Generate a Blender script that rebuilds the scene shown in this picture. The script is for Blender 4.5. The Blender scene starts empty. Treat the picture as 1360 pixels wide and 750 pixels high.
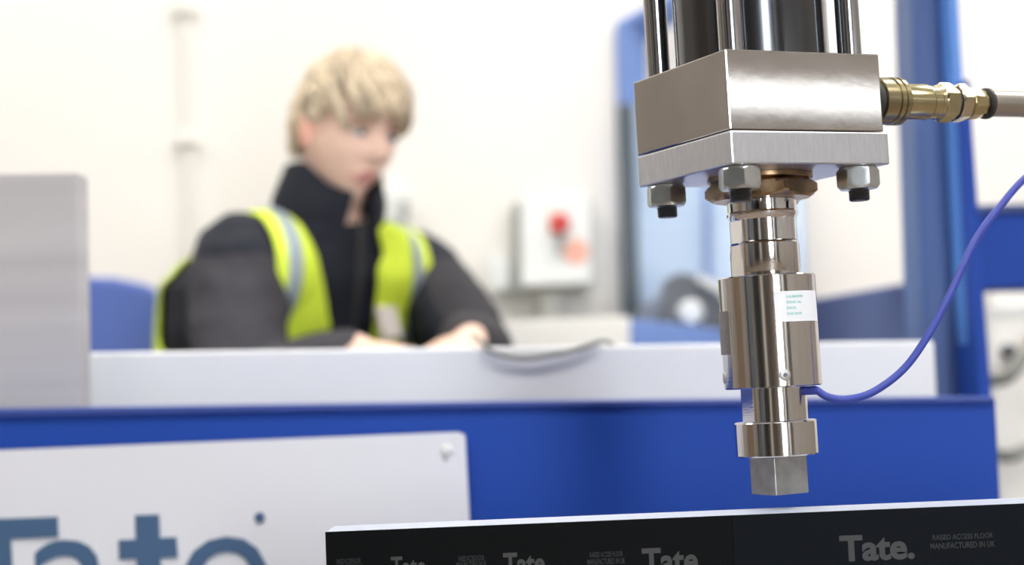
import bpy, bmesh, math, random
from mathutils import Vector, Matrix, noise
random.seed(7)
R = math.radians
scene = bpy.context.scene
COL = scene.collection

# ------------------------------------------------------------------ camera
FPX = 2297.0
CAM_Z = 0.70
PITCH, ROLL = 3.3, 2.0
cam_d = bpy.data.cameras.new('camera')
cam = bpy.data.objects.new('camera', cam_d)
COL.objects.link(cam)
cam_d.sensor_width = 36.0
cam_d.lens = 36.0 * FPX / 1360.0
cam_d.clip_start = 0.05
cam_d.dof.use_dof = True
cam_d.dof.focus_distance = 1.36
cam_d.dof.aperture_fstop = (cam_d.lens / 1000.0) / 0.021
CAMR = Matrix.Rotation(R(90 + PITCH), 3, 'X') @ Matrix.Rotation(R(-ROLL), 3, 'Z')
cam.matrix_world = Matrix.Translation((0, 0, CAM_Z)) @ CAMR.to_4x4()
scene.camera = cam

# ------------------------------------------------------------------ world, exposure
world = bpy.data.worlds.new('world')
scene.world = world
world.use_nodes = True
world.node_tree.nodes['Background'].inputs[0].default_value = (0.80, 0.88, 1.0, 1)
world.node_tree.nodes['Background'].inputs[1].default_value = 1.0
scene.view_settings.view_transform = 'Standard'
scene.view_settings.look = 'None'
scene.view_settings.gamma = 1.0
scene.view_settings.exposure = 0.45
LIGHT_CEIL = 10.0
LIGHT_WINDOW = 15.0


def at(px, py, Y):
    """world point seen at a reference pixel, at world depth Y"""
    d = CAMR @ Vector(((px - 680) / FPX, -(py - 375) / FPX, -1.0))
    return Vector((0, 0, CAM_Z)) + d * (Y / d.y)


# ------------------------------------------------------------------ materials
def mat(name, color, rough=0.5, metal=0.0, bump=0.0, bscale=60.0, var=0.0, vscale=8.0,
        color2=None, stretch=(1, 1, 1), coat=0.0, spec=0.5, emit=None, estr=0.0, rvar=0.0, sss=0.0):
    m = bpy.data.materials.new(name)
    m.use_nodes = True
    nt = m.node_tree
    b = nt.nodes['Principled BSDF']
    b.inputs['Base Color'].default_value = (*color, 1)
    b.inputs['Roughness'].default_value = rough
    b.inputs['Metallic'].default_value = metal
    b.inputs['Coat Weight'].default_value = coat
    b.inputs['Specular IOR Level'].default_value = spec
    if sss:
        b.inputs['Subsurface Weight'].default_value = sss
        b.inputs['Subsurface Radius'].default_value = (0.012, 0.005, 0.003)
    if emit:
        b.inputs['Emission Color'].default_value = (*emit, 1)
        b.inputs['Emission Strength'].default_value = estr
    tc = nt.nodes.new('ShaderNodeTexCoord')
    mp = nt.nodes.new('ShaderNodeMapping')
    mp.inputs['Scale'].default_value = stretch
    nt.links.new(tc.outputs['Object'], mp.inputs['Vector'])
    if var > 0 or color2:
        n = nt.nodes.new('ShaderNodeTexNoise')
        n.inputs['Scale'].default_value = vscale
        n.inputs['Detail'].default_value = 4
        nt.links.new(mp.outputs[0], n.inputs['Vector'])
        r = nt.nodes.new('ShaderNodeValToRGB')
        r.color_ramp.elements[0].position = 0.35
        r.color_ramp.elements[1].position = 0.68
        c2 = color2 or tuple(max(0, c * (1 - var)) for c in color)
        r.color_ramp.elements[0].color = (*c2, 1)
        r.color_ramp.elements[1].color = (*color, 1)
        nt.links.new(n.outputs['Fac'], r.inputs[0])
        nt.links.new(r.outputs[0], b.inputs['Base Color'])
        if rvar > 0:
            mr = nt.nodes.new('ShaderNodeMapRange')
            mr.inputs['To Min'].default_value = rough + rvar
            mr.inputs['To Max'].default_value = rough
            nt.links.new(n.outputs['Fac'], mr.inputs[0])
            nt.links.new(mr.outputs[0], b.inputs['Roughness'])
    if bump > 0:
        n2 = nt.nodes.new('ShaderNodeTexNoise')
        n2.inputs['Scale'].default_value = bscale
        n2.inputs['Detail'].default_value = 3
        nt.links.new(mp.outputs[0], n2.inputs['Vector'])
        bp = nt.nodes.new('ShaderNodeBump')
        bp.inputs['Strength'].default_value = bump
        bp.inputs['Distance'].default_value = 0.002
        nt.links.new(n2.outputs['Fac'], bp.inputs['Height'])
        nt.links.new(bp.outputs[0], b.inputs['Normal'])
    return m


M = {}
M['wall'] = mat('cream_paint', (0.80, 0.775, 0.745), 0.85, var=0.02, vscale=1.2)
M['ceiling'] = mat('ceiling_paint', (0.85, 0.84, 0.80), 0.9)
M['floor'] = mat('brown_floor', (0.23, 0.18, 0.14), 0.6, var=0.2, vscale=3)
M['wall_brown'] = mat('warm_painted_block', (0.20, 0.145, 0.10), 0.85, var=0.15, vscale=2)
M['daylight'] = mat('daylight_window', (1, 1, 1), 0.5, emit=(0.86, 0.93, 1.0), estr=LIGHT_WINDOW)
M['lamp'] = mat('ceiling_lamp', (1, 1, 1), 0.5, emit=(1.0, 0.97, 0.92), estr=LIGHT_CEIL)
M['strip'] = mat('reflection_strip_glow', (1, 1, 1), 0.5, emit=(0.86, 0.93, 1.0), estr=1.15)  # glow of the added strip that mirrors in the head block
M['wall_mid'] = mat('grey_beige_paint', (0.34, 0.31, 0.28), 0.85, var=0.1, vscale=1.5)
M['white_frame'] = mat('white_upvc', (0.8, 0.8, 0.8), 0.4)
M['steel_block'] = mat('ground_steel', (0.57, 0.55, 0.535), 0.055, 1.0, bump=0.012, bscale=50, color2=(0.51, 0.485, 0.465), vscale=16)
M['steel_plate'] = mat('milled_steel', (0.70, 0.72, 0.77), 0.30, 1.0, bump=0.05, bscale=120, var=0.10, vscale=60,
                       stretch=(6, 6, 1), rvar=0.08)
M['chrome'] = mat('turned_steel', (0.66, 0.63, 0.60), 0.11, 1.0, bump=0.02, bscale=90, stretch=(1, 1, 14))
M['chrome_rod'] = mat('chromed_rod', (0.72, 0.72, 0.73), 0.09, 1.0)
M['flat_steel'] = mat('dull_flat_steel', (0.50, 0.50, 0.49), 0.45, 1.0, bump=0.1, bscale=150, var=0.15, vscale=90)
M['tool_steel'] = mat('worn_tool_steel', (0.42, 0.42, 0.41), 0.42, 1.0, bump=0.15, bscale=200, var=0.25, vscale=70)
M['barrel'] = mat('honed_black_barrel', (0.075, 0.078, 0.085), 0.17, 0.9, coat=0.4)
M['tie'] = mat('tie_rod_steel', (0.42, 0.42, 0.43), 0.16, 1.0)
M['zinc'] = mat('zinc_plated_nut', (0.66, 0.70, 0.71), 0.30, 1.0, var=0.15, vscale=90)
M['black_thread'] = mat('black_oiled_thread', (0.06, 0.06, 0.06), 0.35, 0.8)
M['bronze'] = mat('bronze_gland', (0.42, 0.28, 0.16), 0.28, 1.0, var=0.35, vscale=60)
M['brass'] = mat('olive_brass', (0.55, 0.49, 0.29), 0.20, 1.0, var=0.15, vscale=80)
M['brass_dark'] = mat('dark_brass', (0.36, 0.31, 0.19), 0.26, 1.0)
M['brass_bright'] = mat('bright_plated_brass', (0.66, 0.60, 0.46), 0.22, 1.0)
M['pipe'] = mat('grey_steel_pipe', (0.48, 0.45, 0.41), 0.28, 1.0, var=0.2, vscale=60, stretch=(1, 1, .1))
M['rubber'] = mat('black_rubber', (0.03, 0.03, 0.03), 0.5)
M['sticker'] = mat('white_sticker', (0.80, 0.82, 0.86), 0.5)
M['teal_ink'] = mat('teal_ink', (0.25, 0.60, 0.56), 0.6)
M['plate_grey'] = mat('engraved_plate', (0.30, 0.28, 0.26), 0.42, 1.0, bump=0.3, bscale=300)
M['cable_blue'] = mat('blue_pvc', (0.030, 0.052, 0.34), 0.5)
M['tape'] = mat('black_tape', (0.004, 0.0045, 0.005), 0.5, bump=0.02, bscale=30, spec=.05)
M['tape_b'] = mat('black_tape_bluish', (0.0045, 0.006, 0.009), 0.5, bump=0.02, bscale=30, spec=.05)
M['tape_ink'] = mat('grey_print', (0.034, 0.035, 0.037), 0.6)
M['tape_ink_dim'] = mat('faint_grey_print', (0.013, 0.016, 0.018), 0.6)
M['panel_top'] = mat('pale_panel_laminate', (0.44, 0.48, 0.58), 0.4, var=0.08, vscale=60)
M['blue'] = mat('royal_blue_paint', (0.011, 0.060, 0.36), 0.6, var=0.02, spec=.25, vscale=3)
M['blue_dark'] = mat('deep_blue_paint', (0.030, 0.065, 0.30), 0.5)
M['blue_bright'] = mat('bright_blue_paint', (0.085, 0.24, 0.66), 0.4)
M['blue_muted'] = mat('muted_blue_paint', (0.040, 0.075, 0.22), 0.5, var=0.25, vscale=5, stretch=(6, 1, .3),
                      color2=(0.055, 0.12, 0.31))
M['navy_plate'] = mat('navy_plate', (0.055, 0.085, 0.22), 0.5)
M['groove'] = mat('dark_joint', (0.02, 0.03, 0.08), 0.7)
M['board'] = mat('white_sign_board', (0.77, 0.78, 0.83), 0.4, var=0.04, vscale=3)
M['logo'] = mat('slate_blue_vinyl', (0.052, 0.115, 0.225), 0.5)
M['desk_screen'] = mat('pale_grey_laminate', (0.80, 0.81, 0.83), 0.5, var=0.03, vscale=2)
M['sheet_grey'] = mat('warm_grey_board', (0.52, 0.50, 0.50), 0.6, var=0.14, vscale=5, stretch=(.2, 1, 6))
M['box_grey'] = mat('light_grey_enclosure', (0.74, 0.76, 0.76), 0.5)
M['box_dark'] = mat('mid_grey_plastic', (0.38, 0.40, 0.39), 0.5)
M['red'] = mat('red_plastic', (0.55, 0.035, 0.03), 0.4)
M['orange'] = mat('yellow_plate', (0.85, 0.42, 0.12), 0.5)
M['pink'] = mat('pink_sticker', (0.80, 0.42, 0.33), 0.6)
M['off_white'] = mat('off_white_paint', (0.90, 0.88, 0.83), 0.5)
M['door_blue'] = mat('periwinkle_blue_paint', (0.16, 0.27, 0.62), 0.5, var=0.2, vscale=3)
M['post_dark'] = mat('dark_slate_metal', (0.060, 0.080, 0.10), 0.4)
M['pane_reflection'] = mat('glazing_with_reflection', (0.50, 0.64, 0.84), 0.22, color2=(0.26, 0.36, 0.54), vscale=1.6, stretch=(1, 1, 1.2))  # pale and darker blue tones imitate window light reflected in the pane
M['machine_grey'] = mat('dark_grey_housing', (0.12, 0.13, 0.15), 0.5, var=0.3, vscale=9)
M['haze_grey'] = mat('blue_grey_housing', (0.17, 0.20, 0.26), 0.5, var=0.2, vscale=9)
M['hose_grey'] = mat('grey_hose', (0.22, 0.23, 0.21), 0.6)
M['skin'] = mat('skin', (0.86, 0.60, 0.48), 0.5, var=0.08, vscale=12, sss=0.12)
M['lip'] = mat('lips', (0.66, 0.30, 0.27), 0.45)
M['blush'] = mat('ear_skin', (0.86, 0.46, 0.36), 0.5)
M['eye'] = mat('eyeball', (0.55, 0.55, 0.56), 0.2)
M['iris'] = mat('iris', (0.05, 0.07, 0.09), 0.2)
M['hair'] = mat('blond_hair', (0.70, 0.58, 0.41), 0.55, var=0.4, vscale=40, stretch=(1, 1, .3), bump=0.5, bscale=160)
M['brow'] = mat('brow_hair', (0.26, 0.18, 0.11), 0.7)
M['navy_cloth'] = mat('navy_cloth', (0.008, 0.011, 0.022), 0.85, bump=0.4, bscale=30, var=0.3, vscale=6)
M['char_cloth'] = mat('charcoal_cloth', (0.042, 0.040, 0.050), 0.85, bump=0.5, bscale=20, var=0.35, vscale=7)
M['hi_vis'] = mat('hi_vis_yellow', (0.80, 1.0, 0.065), 0.6, var=0.22, vscale=9, bump=0.3, bscale=25, emit=(0.6, 0.9, 0.02), estr=0.0)
M['reflective'] = mat('reflective_tape', (0.30, 0.36, 0.42), 0.4, 0.1)
M['trouser'] = mat('dark_trouser', (0.03, 0.032, 0.045), 0.9)
M['shoe'] = mat('black_boot', (0.02, 0.02, 0.02), 0.5)
M['badge'] = mat('badge_plastic', (0.55, 0.50, 0.46), 0.4)
M['chair_blue'] = mat('blue_chair_fabric', (0.085, 0.135, 0.42), 0.85, bump=0.2, bscale=60)
M['chair_black'] = mat('black_chair_plastic', (0.03, 0.03, 0.03), 0.5)


# ------------------------------------------------------------------ helpers
def link(name, bm, m, parent=None, smooth=False, local=None, recenter=False, bevel=0.0):
    me = bpy.data.meshes.new(name)
    bmesh.ops.recalc_face_normals(bm, faces=bm.faces[:])
    if smooth:
        for f in bm.faces:
            f.smooth = True
    if smooth is True:
        for e in bm.edges:
            if len(e.link_faces) == 2 and e.calc_face_angle(0) > R(28):
                e.smooth = False
    bm.to_mesh(me)
    bm.free()
    for mm in (m if isinstance(m, (list, tuple)) else [m]):
        me.materials.append(mm)
    o = bpy.data.objects.new(name, me)
    COL.objects.link(o)
    if parent:
        o.parent = parent
    if local is not None:
        o.matrix_local = local
    if recenter:
        xs = [v.co for v in me.vertices]
        lo = Vector((min(v.x for v in xs), min(v.y for v in xs), min(v.z for v in xs)))
        hi = Vector((max(v.x for v in xs), max(v.y for v in xs), max(v.z for v in xs)))
        c = Vector(((lo.x + hi.x) / 2, (lo.y + hi.y) / 2, lo.z))
        me.transform(Matrix.Translation(-c))
        o.location = c
    if bevel:
        md = o.modifiers.new('edge', 'BEVEL')
        md.width = bevel
        md.segments = 2
        md.limit_method = 'ANGLE'
        md.angle_limit = R(40)
    return o


def tag(o, label, cat, group=None, kind=None):
    if label:
        o['label'] = label
    if cat:
        o['category'] = cat
    if group:
        o['group'] = group
    if kind:
        o['kind'] = kind
    return o


def empty(name, loc=(0, 0, 0), mw=None):
    o = bpy.data.objects.new(name, None)
    o.empty_display_size = 0.05
    COL.objects.link(o)
    o.location = loc
    if mw is not None:
        o.matrix_world = mw
    return o


def box(bm, x0, x1, y0, y1, z0, z1, mi=0):
    vs = [bm.verts.new(p) for p in ((x0, y0, z0), (x1, y0, z0), (x1, y1, z0), (x0, y1, z0),
                                    (x0, y0, z1), (x1, y0, z1), (x1, y1, z1), (x0, y1, z1))]
    for f in ((0, 3, 2, 1), (4, 5, 6, 7), (0, 1, 5, 4), (1, 2, 6, 5), (2, 3, 7, 6), (3, 0, 4, 7)):
        bm.faces.new([vs[i] for i in f]).material_index = mi
    return bm


def BX(*a):
    return box(bmesh.new(), *a)


def slab(bm, pts, depth):
    """front outline (list of world points) pushed back by depth along +Y"""
    a = [bm.verts.new(p) for p in pts]
    d = depth if isinstance(depth, Vector) else Vector((0, depth, 0))
    b = [bm.verts.new(p + d) for p in pts]
    bm.faces.new(a)
    bm.faces.new(b[::-1])
    n = len(pts)
    for i in range(n):
        j = (i + 1) % n
        bm.faces.new((a[j], a[i], b[i], b[j]))
    return bm


def pxslab(px, Y, depth, bm=None):
    bm = bm or bmesh.new()
    return slab(bm, [at(p[0], p[1], p[2] if len(p) > 2 else Y) for p in px], depth)


def lathe(profile, n=64, bm=None, mtx=None):
    """profile: list of (r, z) bottom to top or reverse, closed with caps"""
    bm = bm or bmesh.new()
    rings = []
    for r, z in profile:
        rings.append([bm.verts.new((r * math.cos(2 * math.pi * k / n), r * math.sin(2 * math.pi * k / n), z)) for k in range(n)])
    for a, b in zip(rings, rings[1:]):
        for k in range(n):
            j = (k + 1) % n
            bm.faces.new((a[k], a[j], b[j], b[k]))
    bm.faces.new(rings[0][::-1])
    bm.faces.new(rings[-1])
    if mtx is not None:
        bmesh.ops.transform(bm, matrix=mtx, verts=[v for r_ in rings for v in r_])
    return bm


def hexnut(r, z0, z1, ch=0.0025, rot=0.0, n=6):
    """hexagonal nut, corners chamfered by cutting with a cone-like profile"""
    bm = bmesh.new()
    m = 8
    N = n * m
    def ring(z, lim):
        vs = []
        for k in range(N):
            a = 2 * math.pi * k / N
            seg = (a % (2 * math.pi / n)) - math.pi / n
            rr = r * math.cos(math.pi / n) / math.cos(seg)
            rr = min(rr, lim)
            vs.append(bm.verts.new((rr * math.cos(a + rot), rr * math.sin(a + rot), z)))
        return vs
    ap = r * math.cos(math.pi / n)
    rs = []
    for z, lim in ((z0, ap * 0.985), (z0 + ch * .55, ap + (r - ap) * .55), (z0 + ch, r), (z1 - ch, r), (z1 - ch * .55, ap + (r - ap) * .55), (z1, ap * 0.985)):
        rs.append(ring(z, lim))
    for a, b in zip(rs, rs[1:]):
        for k in range(N):
            j = (k + 1) % N
            bm.faces.new((a[k], a[j], b[j], b[k]))
    bm.faces.new(rs[0][::-1])
    bm.faces.new(rs[-1])
    return bm


def tube(pts, rad, n=14, bm=None, caps=True):
    """swept tube; rad number or list; rounded ends when caps"""
    bm = bm or bmesh.new()
    P = [Vector(p) for p in pts]
    rr = rad if isinstance(rad, (list, tuple)) else [rad] * len(P)
    # smooth resample
    if caps:
        d0 = (P[0] - P[1]).normalized(); d1 = (P[-1] - P[-2]).normalized()
        P = [P[0] + d0 * rr[0] * .95, P[0] + d0 * rr[0] * .6] + P + [P[-1] + d1 * rr[-1] * .6, P[-1] + d1 * rr[-1] * .95]
        rr = [rr[0] * .3, rr[0] * .8] + list(rr) + [rr[-1] * .8, rr[-1] * .3]
    T = []
    for i in range(len(P)):
        a = P[max(0, i - 1)]; b = P[min(len(P) - 1, i + 1)]
        T.append((b - a).normalized())
    up = Vector((0, 0, 1)) if abs(T[0].z) < .9 else Vector((1, 0, 0))
    u = T[0].cross(up).normalized()
    rings = []
    for i in range(len(P)):
        u = (u - T[i] * u.dot(T[i])).normalized()
        v = T[i].cross(u)
        rings.append([bm.verts.new(P[i] + (u * math.cos(2 * math.pi * k / n) + v * math.sin(2 * math.pi * k / n)) * rr[i]) for k in range(n)])
    for a, b in zip(rings, rings[1:]):
        for k in range(n):
            j = (k + 1) % n
            bm.faces.new((a[k], a[j], b[j], b[k]))
    bm.faces.new(rings[0][::-1]); bm.faces.new(rings[-1])
    return bm


def spline(pts, k=8):
    P = [Vector(p) for p in pts]
    out = []
    for i in range(len(P) - 1):
        p0 = P[max(0, i - 1)]; p1 = P[i]; p2 = P[i + 1]; p3 = P[min(len(P) - 1, i + 2)]
        for s in range(k):
            t = s / k
            out.append(0.5 * ((2 * p1) + (p2 - p0) * t + (2 * p0 - 5 * p1 + 4 * p2 - p3) * t * t + (3 * p1 - p0 - 3 * p2 + p3) * t ** 3))
    out.append(P[-1])
    return out


def ellipsoid(c, r, bm, mtx=None, nu=20, nv=14):
    vs = bmesh.ops.create_uvsphere(bm, u_segments=nu, v_segments=nv, radius=1.0)['verts']
    m = Matrix.Translation(c) @ (mtx.to_4x4() if mtx is not None else Matrix.Identity(4)) @ Matrix.Diagonal((*r, 1))
    bmesh.ops.transform(bm, matrix=m, verts=vs)
    return vs


def voxel(bm, size, smooth=4, fac=0.6):
    """melt overlapping closed shapes into one continuous surface"""
    me = bpy.data.meshes.new('tmp')
    bmesh.ops.recalc_face_normals(bm, faces=bm.faces[:])
    bm.to_mesh(me); bm.free()
    o = bpy.data.objects.new('tmp', me)
    COL.objects.link(o)
    r = o.modifiers.new('r', 'REMESH'); r.mode = 'VOXEL'; r.voxel_size = size
    if smooth:
        s = o.modifiers.new('s', 'SMOOTH'); s.iterations = smooth; s.factor = fac
    dg = bpy.context.evaluated_depsgraph_get()
    dg.update()
    out = bpy.data.meshes.new_from_object(o.evaluated_get(dg))
    bpy.data.objects.remove(o)
    b2 = bmesh.new(); b2.from_mesh(out)
    bpy.data.meshes.remove(out)
    return b2


def text_bm(s, width=None, height=None, bold=0.0, depth=0.0004, spacing=1.0):
    """text as a solid mesh in the local XZ plane facing -Y, lower-left at the origin"""
    c = bpy.data.curves.new('t', 'FONT'); c.body = s; c.size = 1.0; c.offset = bold; c.space_character = spacing
    c.resolution_u = 4
    o = bpy.data.objects.new('t', c); COL.objects.link(o)
    dg = bpy.context.evaluated_depsgraph_get(); dg.update()
    me = bpy.data.meshes.new_from_object(o.evaluated_get(dg))
    bpy.data.objects.remove(o)
    bm = bmesh.new(); bm.from_mesh(me); bpy.data.meshes.remove(me)
    for f in bm.faces:
        f.smooth = False
    xs = [v.co.x for v in bm.verts]; ys = [v.co.y for v in bm.verts]
    x0, x1, y0, y1 = min(xs), max(xs), min(ys), max(ys)
    sx = width / (x1 - x0) if width else None
    sy = height / (y1 - y0) if height else sx
    sx = sx or sy
    for v in bm.verts:
        v.co = Vector(((v.co.x - x0) * sx, 0, (v.co.y - y0) * sy))
    ext = bmesh.ops.extrude_face_region(bm, geom=bm.faces[:])
    for g in ext['geom']:
        if isinstance(g, bmesh.types.BMVert):
            g.co.y -= depth
    return bm


# ------------------------------------------------------------------ room shell
WB = 3.70
X0, X1, Y0, ZC = -2.9, 3.3, -3.2, 3.0
tag(link('floor', BX(X0, X1, Y0, WB, -0.1, 0), M['floor']), 'brown workshop floor', None, kind='structure')
tag(link('ceiling', BX(X0, X1, Y0, WB, ZC, ZC + .1), M['ceiling']), 'off-white ceiling', None, kind='structure')
tag(link('wall_back', BX(X0 - .1, X1 + .1, WB, WB + .1, 0, ZC), M['wall']), 'cream painted wall behind the seated man', None, kind='structure')
tag(link('wall_left', BX(X0 - .1, X0, Y0, WB, 0, ZC), M['wall_mid']), 'cream side wall', None, kind='structure')


def wall_with_hole(name, along, a0, a1, pos, t, h0, h1, z0, z1, m):
    bm = bmesh.new()
    def b(u0, u1, w0, w1):
        if along == 'x':
            box(bm, u0, u1, pos, pos + t, w0, w1)
        else:
            box(bm, pos, pos + t, u0, u1, w0, w1)
    b(a0, h0, 0, ZC); b(h1, a1, 0, ZC); b(h0, h1, 0, z0); b(h0, h1, z1, ZC)
    return tag(link(name, bm, m), None, None, kind='structure')


wall_with_hole('wall_front', 'x', X0 - .1, X1 + .1, Y0 - .1, .1, 0.95, 1.85, 0.35, 2.6, M['wall_brown'])
tag(link('wall_right', BX(X1, X1 + .1, Y0, WB, 0, ZC), M['wall_mid']), None, None, kind='structure')
w = tag(link('window_1', BX(0.95, 1.85, Y0 - .06, Y0 - .05, 0.35, 2.6), M['daylight']), None, None, kind='structure')
bm = bmesh.new()
for x in (0.95, 1.80):
    box(bm, x, x + .05, Y0 - .04, Y0 + .01, .35, 2.6)
for z in (.35, 2.55):
    box(bm, .95, 1.85, Y0 - .045, Y0 + .012, z, z + .05)
link('window_frame', bm, M['white_frame'], w)
wl = empty('reflection_strip', mw=Matrix.Translation((2.45, .02, 1.325)) @ Matrix.Rotation(R(25.2), 4, 'Z'))  # unseen lamp added to put a bright reflected band on the steel block
link('diffuser', BX(-.82, .82, .012, .03, .0, .060), M['strip'], wl)
link('housing', BX(-.85, .85, -.05, .011, -.012, .072), M['white_frame'], wl, bevel=.003)
for x in (-.7, .7):
    link('hanger', BX(x - .006, x + .006, -.025, -.013, .073, ZC - 1.327), M['white_frame'], wl)
tag(wl, 'long glowing strip on two thin rods, added for its reflection in the steel block', 'added reflection strip')
for nm, x0_, x1_, y0_, y1_, h_, mm, lb in (  # unseen uprights added so the polished steel shows reflected streaks
        ('reflection_upright', -2.85, -2.35, -3.15, -2.2, 2.1, 'post_dark', 'dark slate upright added for reflections, in the front corner'),
        ('reflection_upright', -1.6, -1.15, -3.18, -2.7, 2.2, 'box_grey', 'light grey upright added for reflections, against the brown wall'),
        ('reflection_upright', -.5, -.25, -3.18, -2.7, 2.0, 'post_dark', 'narrow dark upright added for reflections, against the brown wall'),
        ('reflection_upright', 2.5, 2.75, -3.18, -2.7, 2.2, 'white_frame', 'narrow white upright added for reflections, past the window'),
        ('reflection_upright', -2.85, -2.4, -.9, -.3, 2.1, 'post_dark', 'dark slate upright added for reflections, on the side wall'),
        ('reflection_upright', -2.85, -2.4, .7, 1.5, 2.1, 'wall_brown', 'brown upright added for reflections, on the side wall')):
    t = empty(nm, ((x0_ + x1_) / 2, (y0_ + y1_) / 2, 0))
    w_, d_ = (x1_ - x0_) / 2, (y1_ - y0_) / 2
    link('body', BX(-w_, w_, -d_, d_, 0, h_), M[mm], t, bevel=.004)
    tag(t, lb, 'reflection_upright')
for i, (x, y) in enumerate(((-1.7, 2.5), (0.2, 2.5), (2.0, 2.5), (-1.7, .3), (0.2, .3), (2.0, .3))):
    t = empty('ceiling_light', (x, y, ZC - .03))
    bm = BX(-.62, .62, -.32, .32, -.012, .0)
    link('diffuser', bm, M['lamp'], t)
    bm = BX(-.65, .65, -.35, .35, .001, .029)
    link('frame', bm, M['white_frame'], t)
    tag(t, 'recessed white ceiling light panel ' + ('over the far left corner', 'over the desk', 'over the pump cabinet', 'on the near left side', 'behind the press', 'near the added reflection strip')[i], 'ceiling light', 'ceiling lights')

# ------------------------------------------------------------------ hydraulic ram
AX = Vector((at(1009, 234, 1.392).x, 1.392, at(1009, 234, 1.392).z))
PM = Matrix.Translation(AX) @ Matrix.Rotation(R(-1.2), 4, 'Y') @ Matrix.Rotation(R(25.2), 4, 'Z')
ram = empty('hydraulic_ram', mw=PM)
tag(ram, 'steel hydraulic ram with square block, black barrel and hex nuts, hanging in front', 'hydraulic ram')
S = 0.0714
bm = BX(-S, S, -S, S, .0262, .0878)
link('head_block', bm, M['steel_block'], ram, bevel=.0011)
bm = BX(-S - .0003, S + .0035, -S - .0006, S, 0, .0256)
link('flange_plate', bm, M['steel_plate'], ram, bevel=.0013)
link('cylinder_barrel', lathe([(.0610, .0882), (.0620, .089), (.0620, .46), (.060, .462)], 96), M['barrel'], ram, smooth=True)
TR = .0555
stud = []
for z in [i * .0016 for i in range(5)]:
    stud += [(.0078, -.0185 - z), (.0084, -.0185 - z - .0008)]
stud += [(.0070, -.0270)]
for sx, sy in ((-1, -1), (1, -1), (-1, 1), (1, 1)):
    L = Matrix.Translation((sx * TR, sy * TR, 0))
    link('tie_rod', lathe([(.0096, .0882), (.0096, .50)], 40), M['tie'], ram, smooth=True, local=L)
    nut = link('hex_nut', hexnut(.0168, -.0178, -.0004, .0030, rot=R(18 + 7 * sx)), M['zinc'], ram, smooth=True, local=L)
    link('threaded_stud', lathe(stud[::-1], 32), M['black_thread'], ram, smooth=True, local=L)
link('mounting_plate', BX(-S, S, -S, S, .463, .50), M['steel_plate'], ram, bevel=.001)
link('seal_ring', lathe([(.0410, -.0045), (.0425, -.0035), (.0425, -.0003)], 64), M['bronze'], ram, smooth=True)
link('gland_nut', hexnut(.0455, -.0195, -.0046, .0045, rot=R(20)), M['bronze'], ram, smooth=True)


def flatted(prof, flats, n=96, bm=None):
    """lathe whose surface is cut by vertical flats: (azimuth, distance, z0, z1)"""
    bm = lathe(prof, n)
    for az, dist, z0, z1 in flats:
        nx, ny = math.cos(az), math.sin(az)
        for v in bm.verts:
            if z0 - 1e-6 <= v.co.z <= z1 + 1e-6:
                d = v.co.x * nx + v.co.y * ny
                if d > dist:
                    v.co.x -= nx * (d - dist)
                    v.co.y -= ny * (d - dist)
    return bm


AZ = R(-98 - 25.2)       # azimuth (machine frame) that faces the camera
AL = AZ - R(66)              # towards the viewer's left
link('piston_rod', flatted([(.0255, -.054), (.0268, -.0532), (.0268, -.0360), (.02679, -.0358), (.0285, -.0330), (.0288, -.0305), (.0279, -.0290), (.0279, -.0196)],
                          [(AL, .0235, -.0536, -.0359)]), M['chrome_rod'], ram, smooth=True)

cell = empty('load_cell', mw=PM @ Matrix.Translation((0, 0, -.1975)))
tag(cell, 'turned steel load cell with white calibration sticker, screwed under the piston rod', 'load cell')
Z = lambda z: z + .1975
link('adapter', flatted([(.0276, Z(-.0812)), (.0279, Z(-.0805)), (.0279, Z(-.0555)), (.0268, Z(-.0542))],
                        [(AL, .0245, Z(-.082), Z(-.0545))]), M['chrome'], cell, smooth=True)
prof = [(.0375, Z(-.1706)), (.0388, Z(-.1696)), (.0388, Z(-.0822)), (.0380, Z(-.0813))]
link('sensor_body', lathe(prof, 96), M['chrome'], cell, smooth=True)
link('neck', flatted([(.0264, Z(-.197)), (.0264, Z(-.1706))], [(AL, .0235, Z(-.198), Z(-.17))]), M['chrome'], cell, smooth=True)


def curved_patch(r0, r1, a0, a1, z0, z1, n=16):
    bm = bmesh.new()
    cols = []
    for k in range(n + 1):
        a = a0 + (a1 - a0) * k / n
        c, s = math.cos(a), math.sin(a)
        cols.append([bm.verts.new((r * c, r * s, z)) for r, z in ((r0, z0), (r1, z0), (r1, z1), (r0, z1))])
    for A, B in zip(cols, cols[1:]):
        for i in range(4):
            j = (i + 1) % 4
            bm.faces.new((A[i], A[j], B[j], B[i]))
    bm.faces.new(cols[0]); bm.faces.new(cols[-1][::-1])
    return bm


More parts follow.
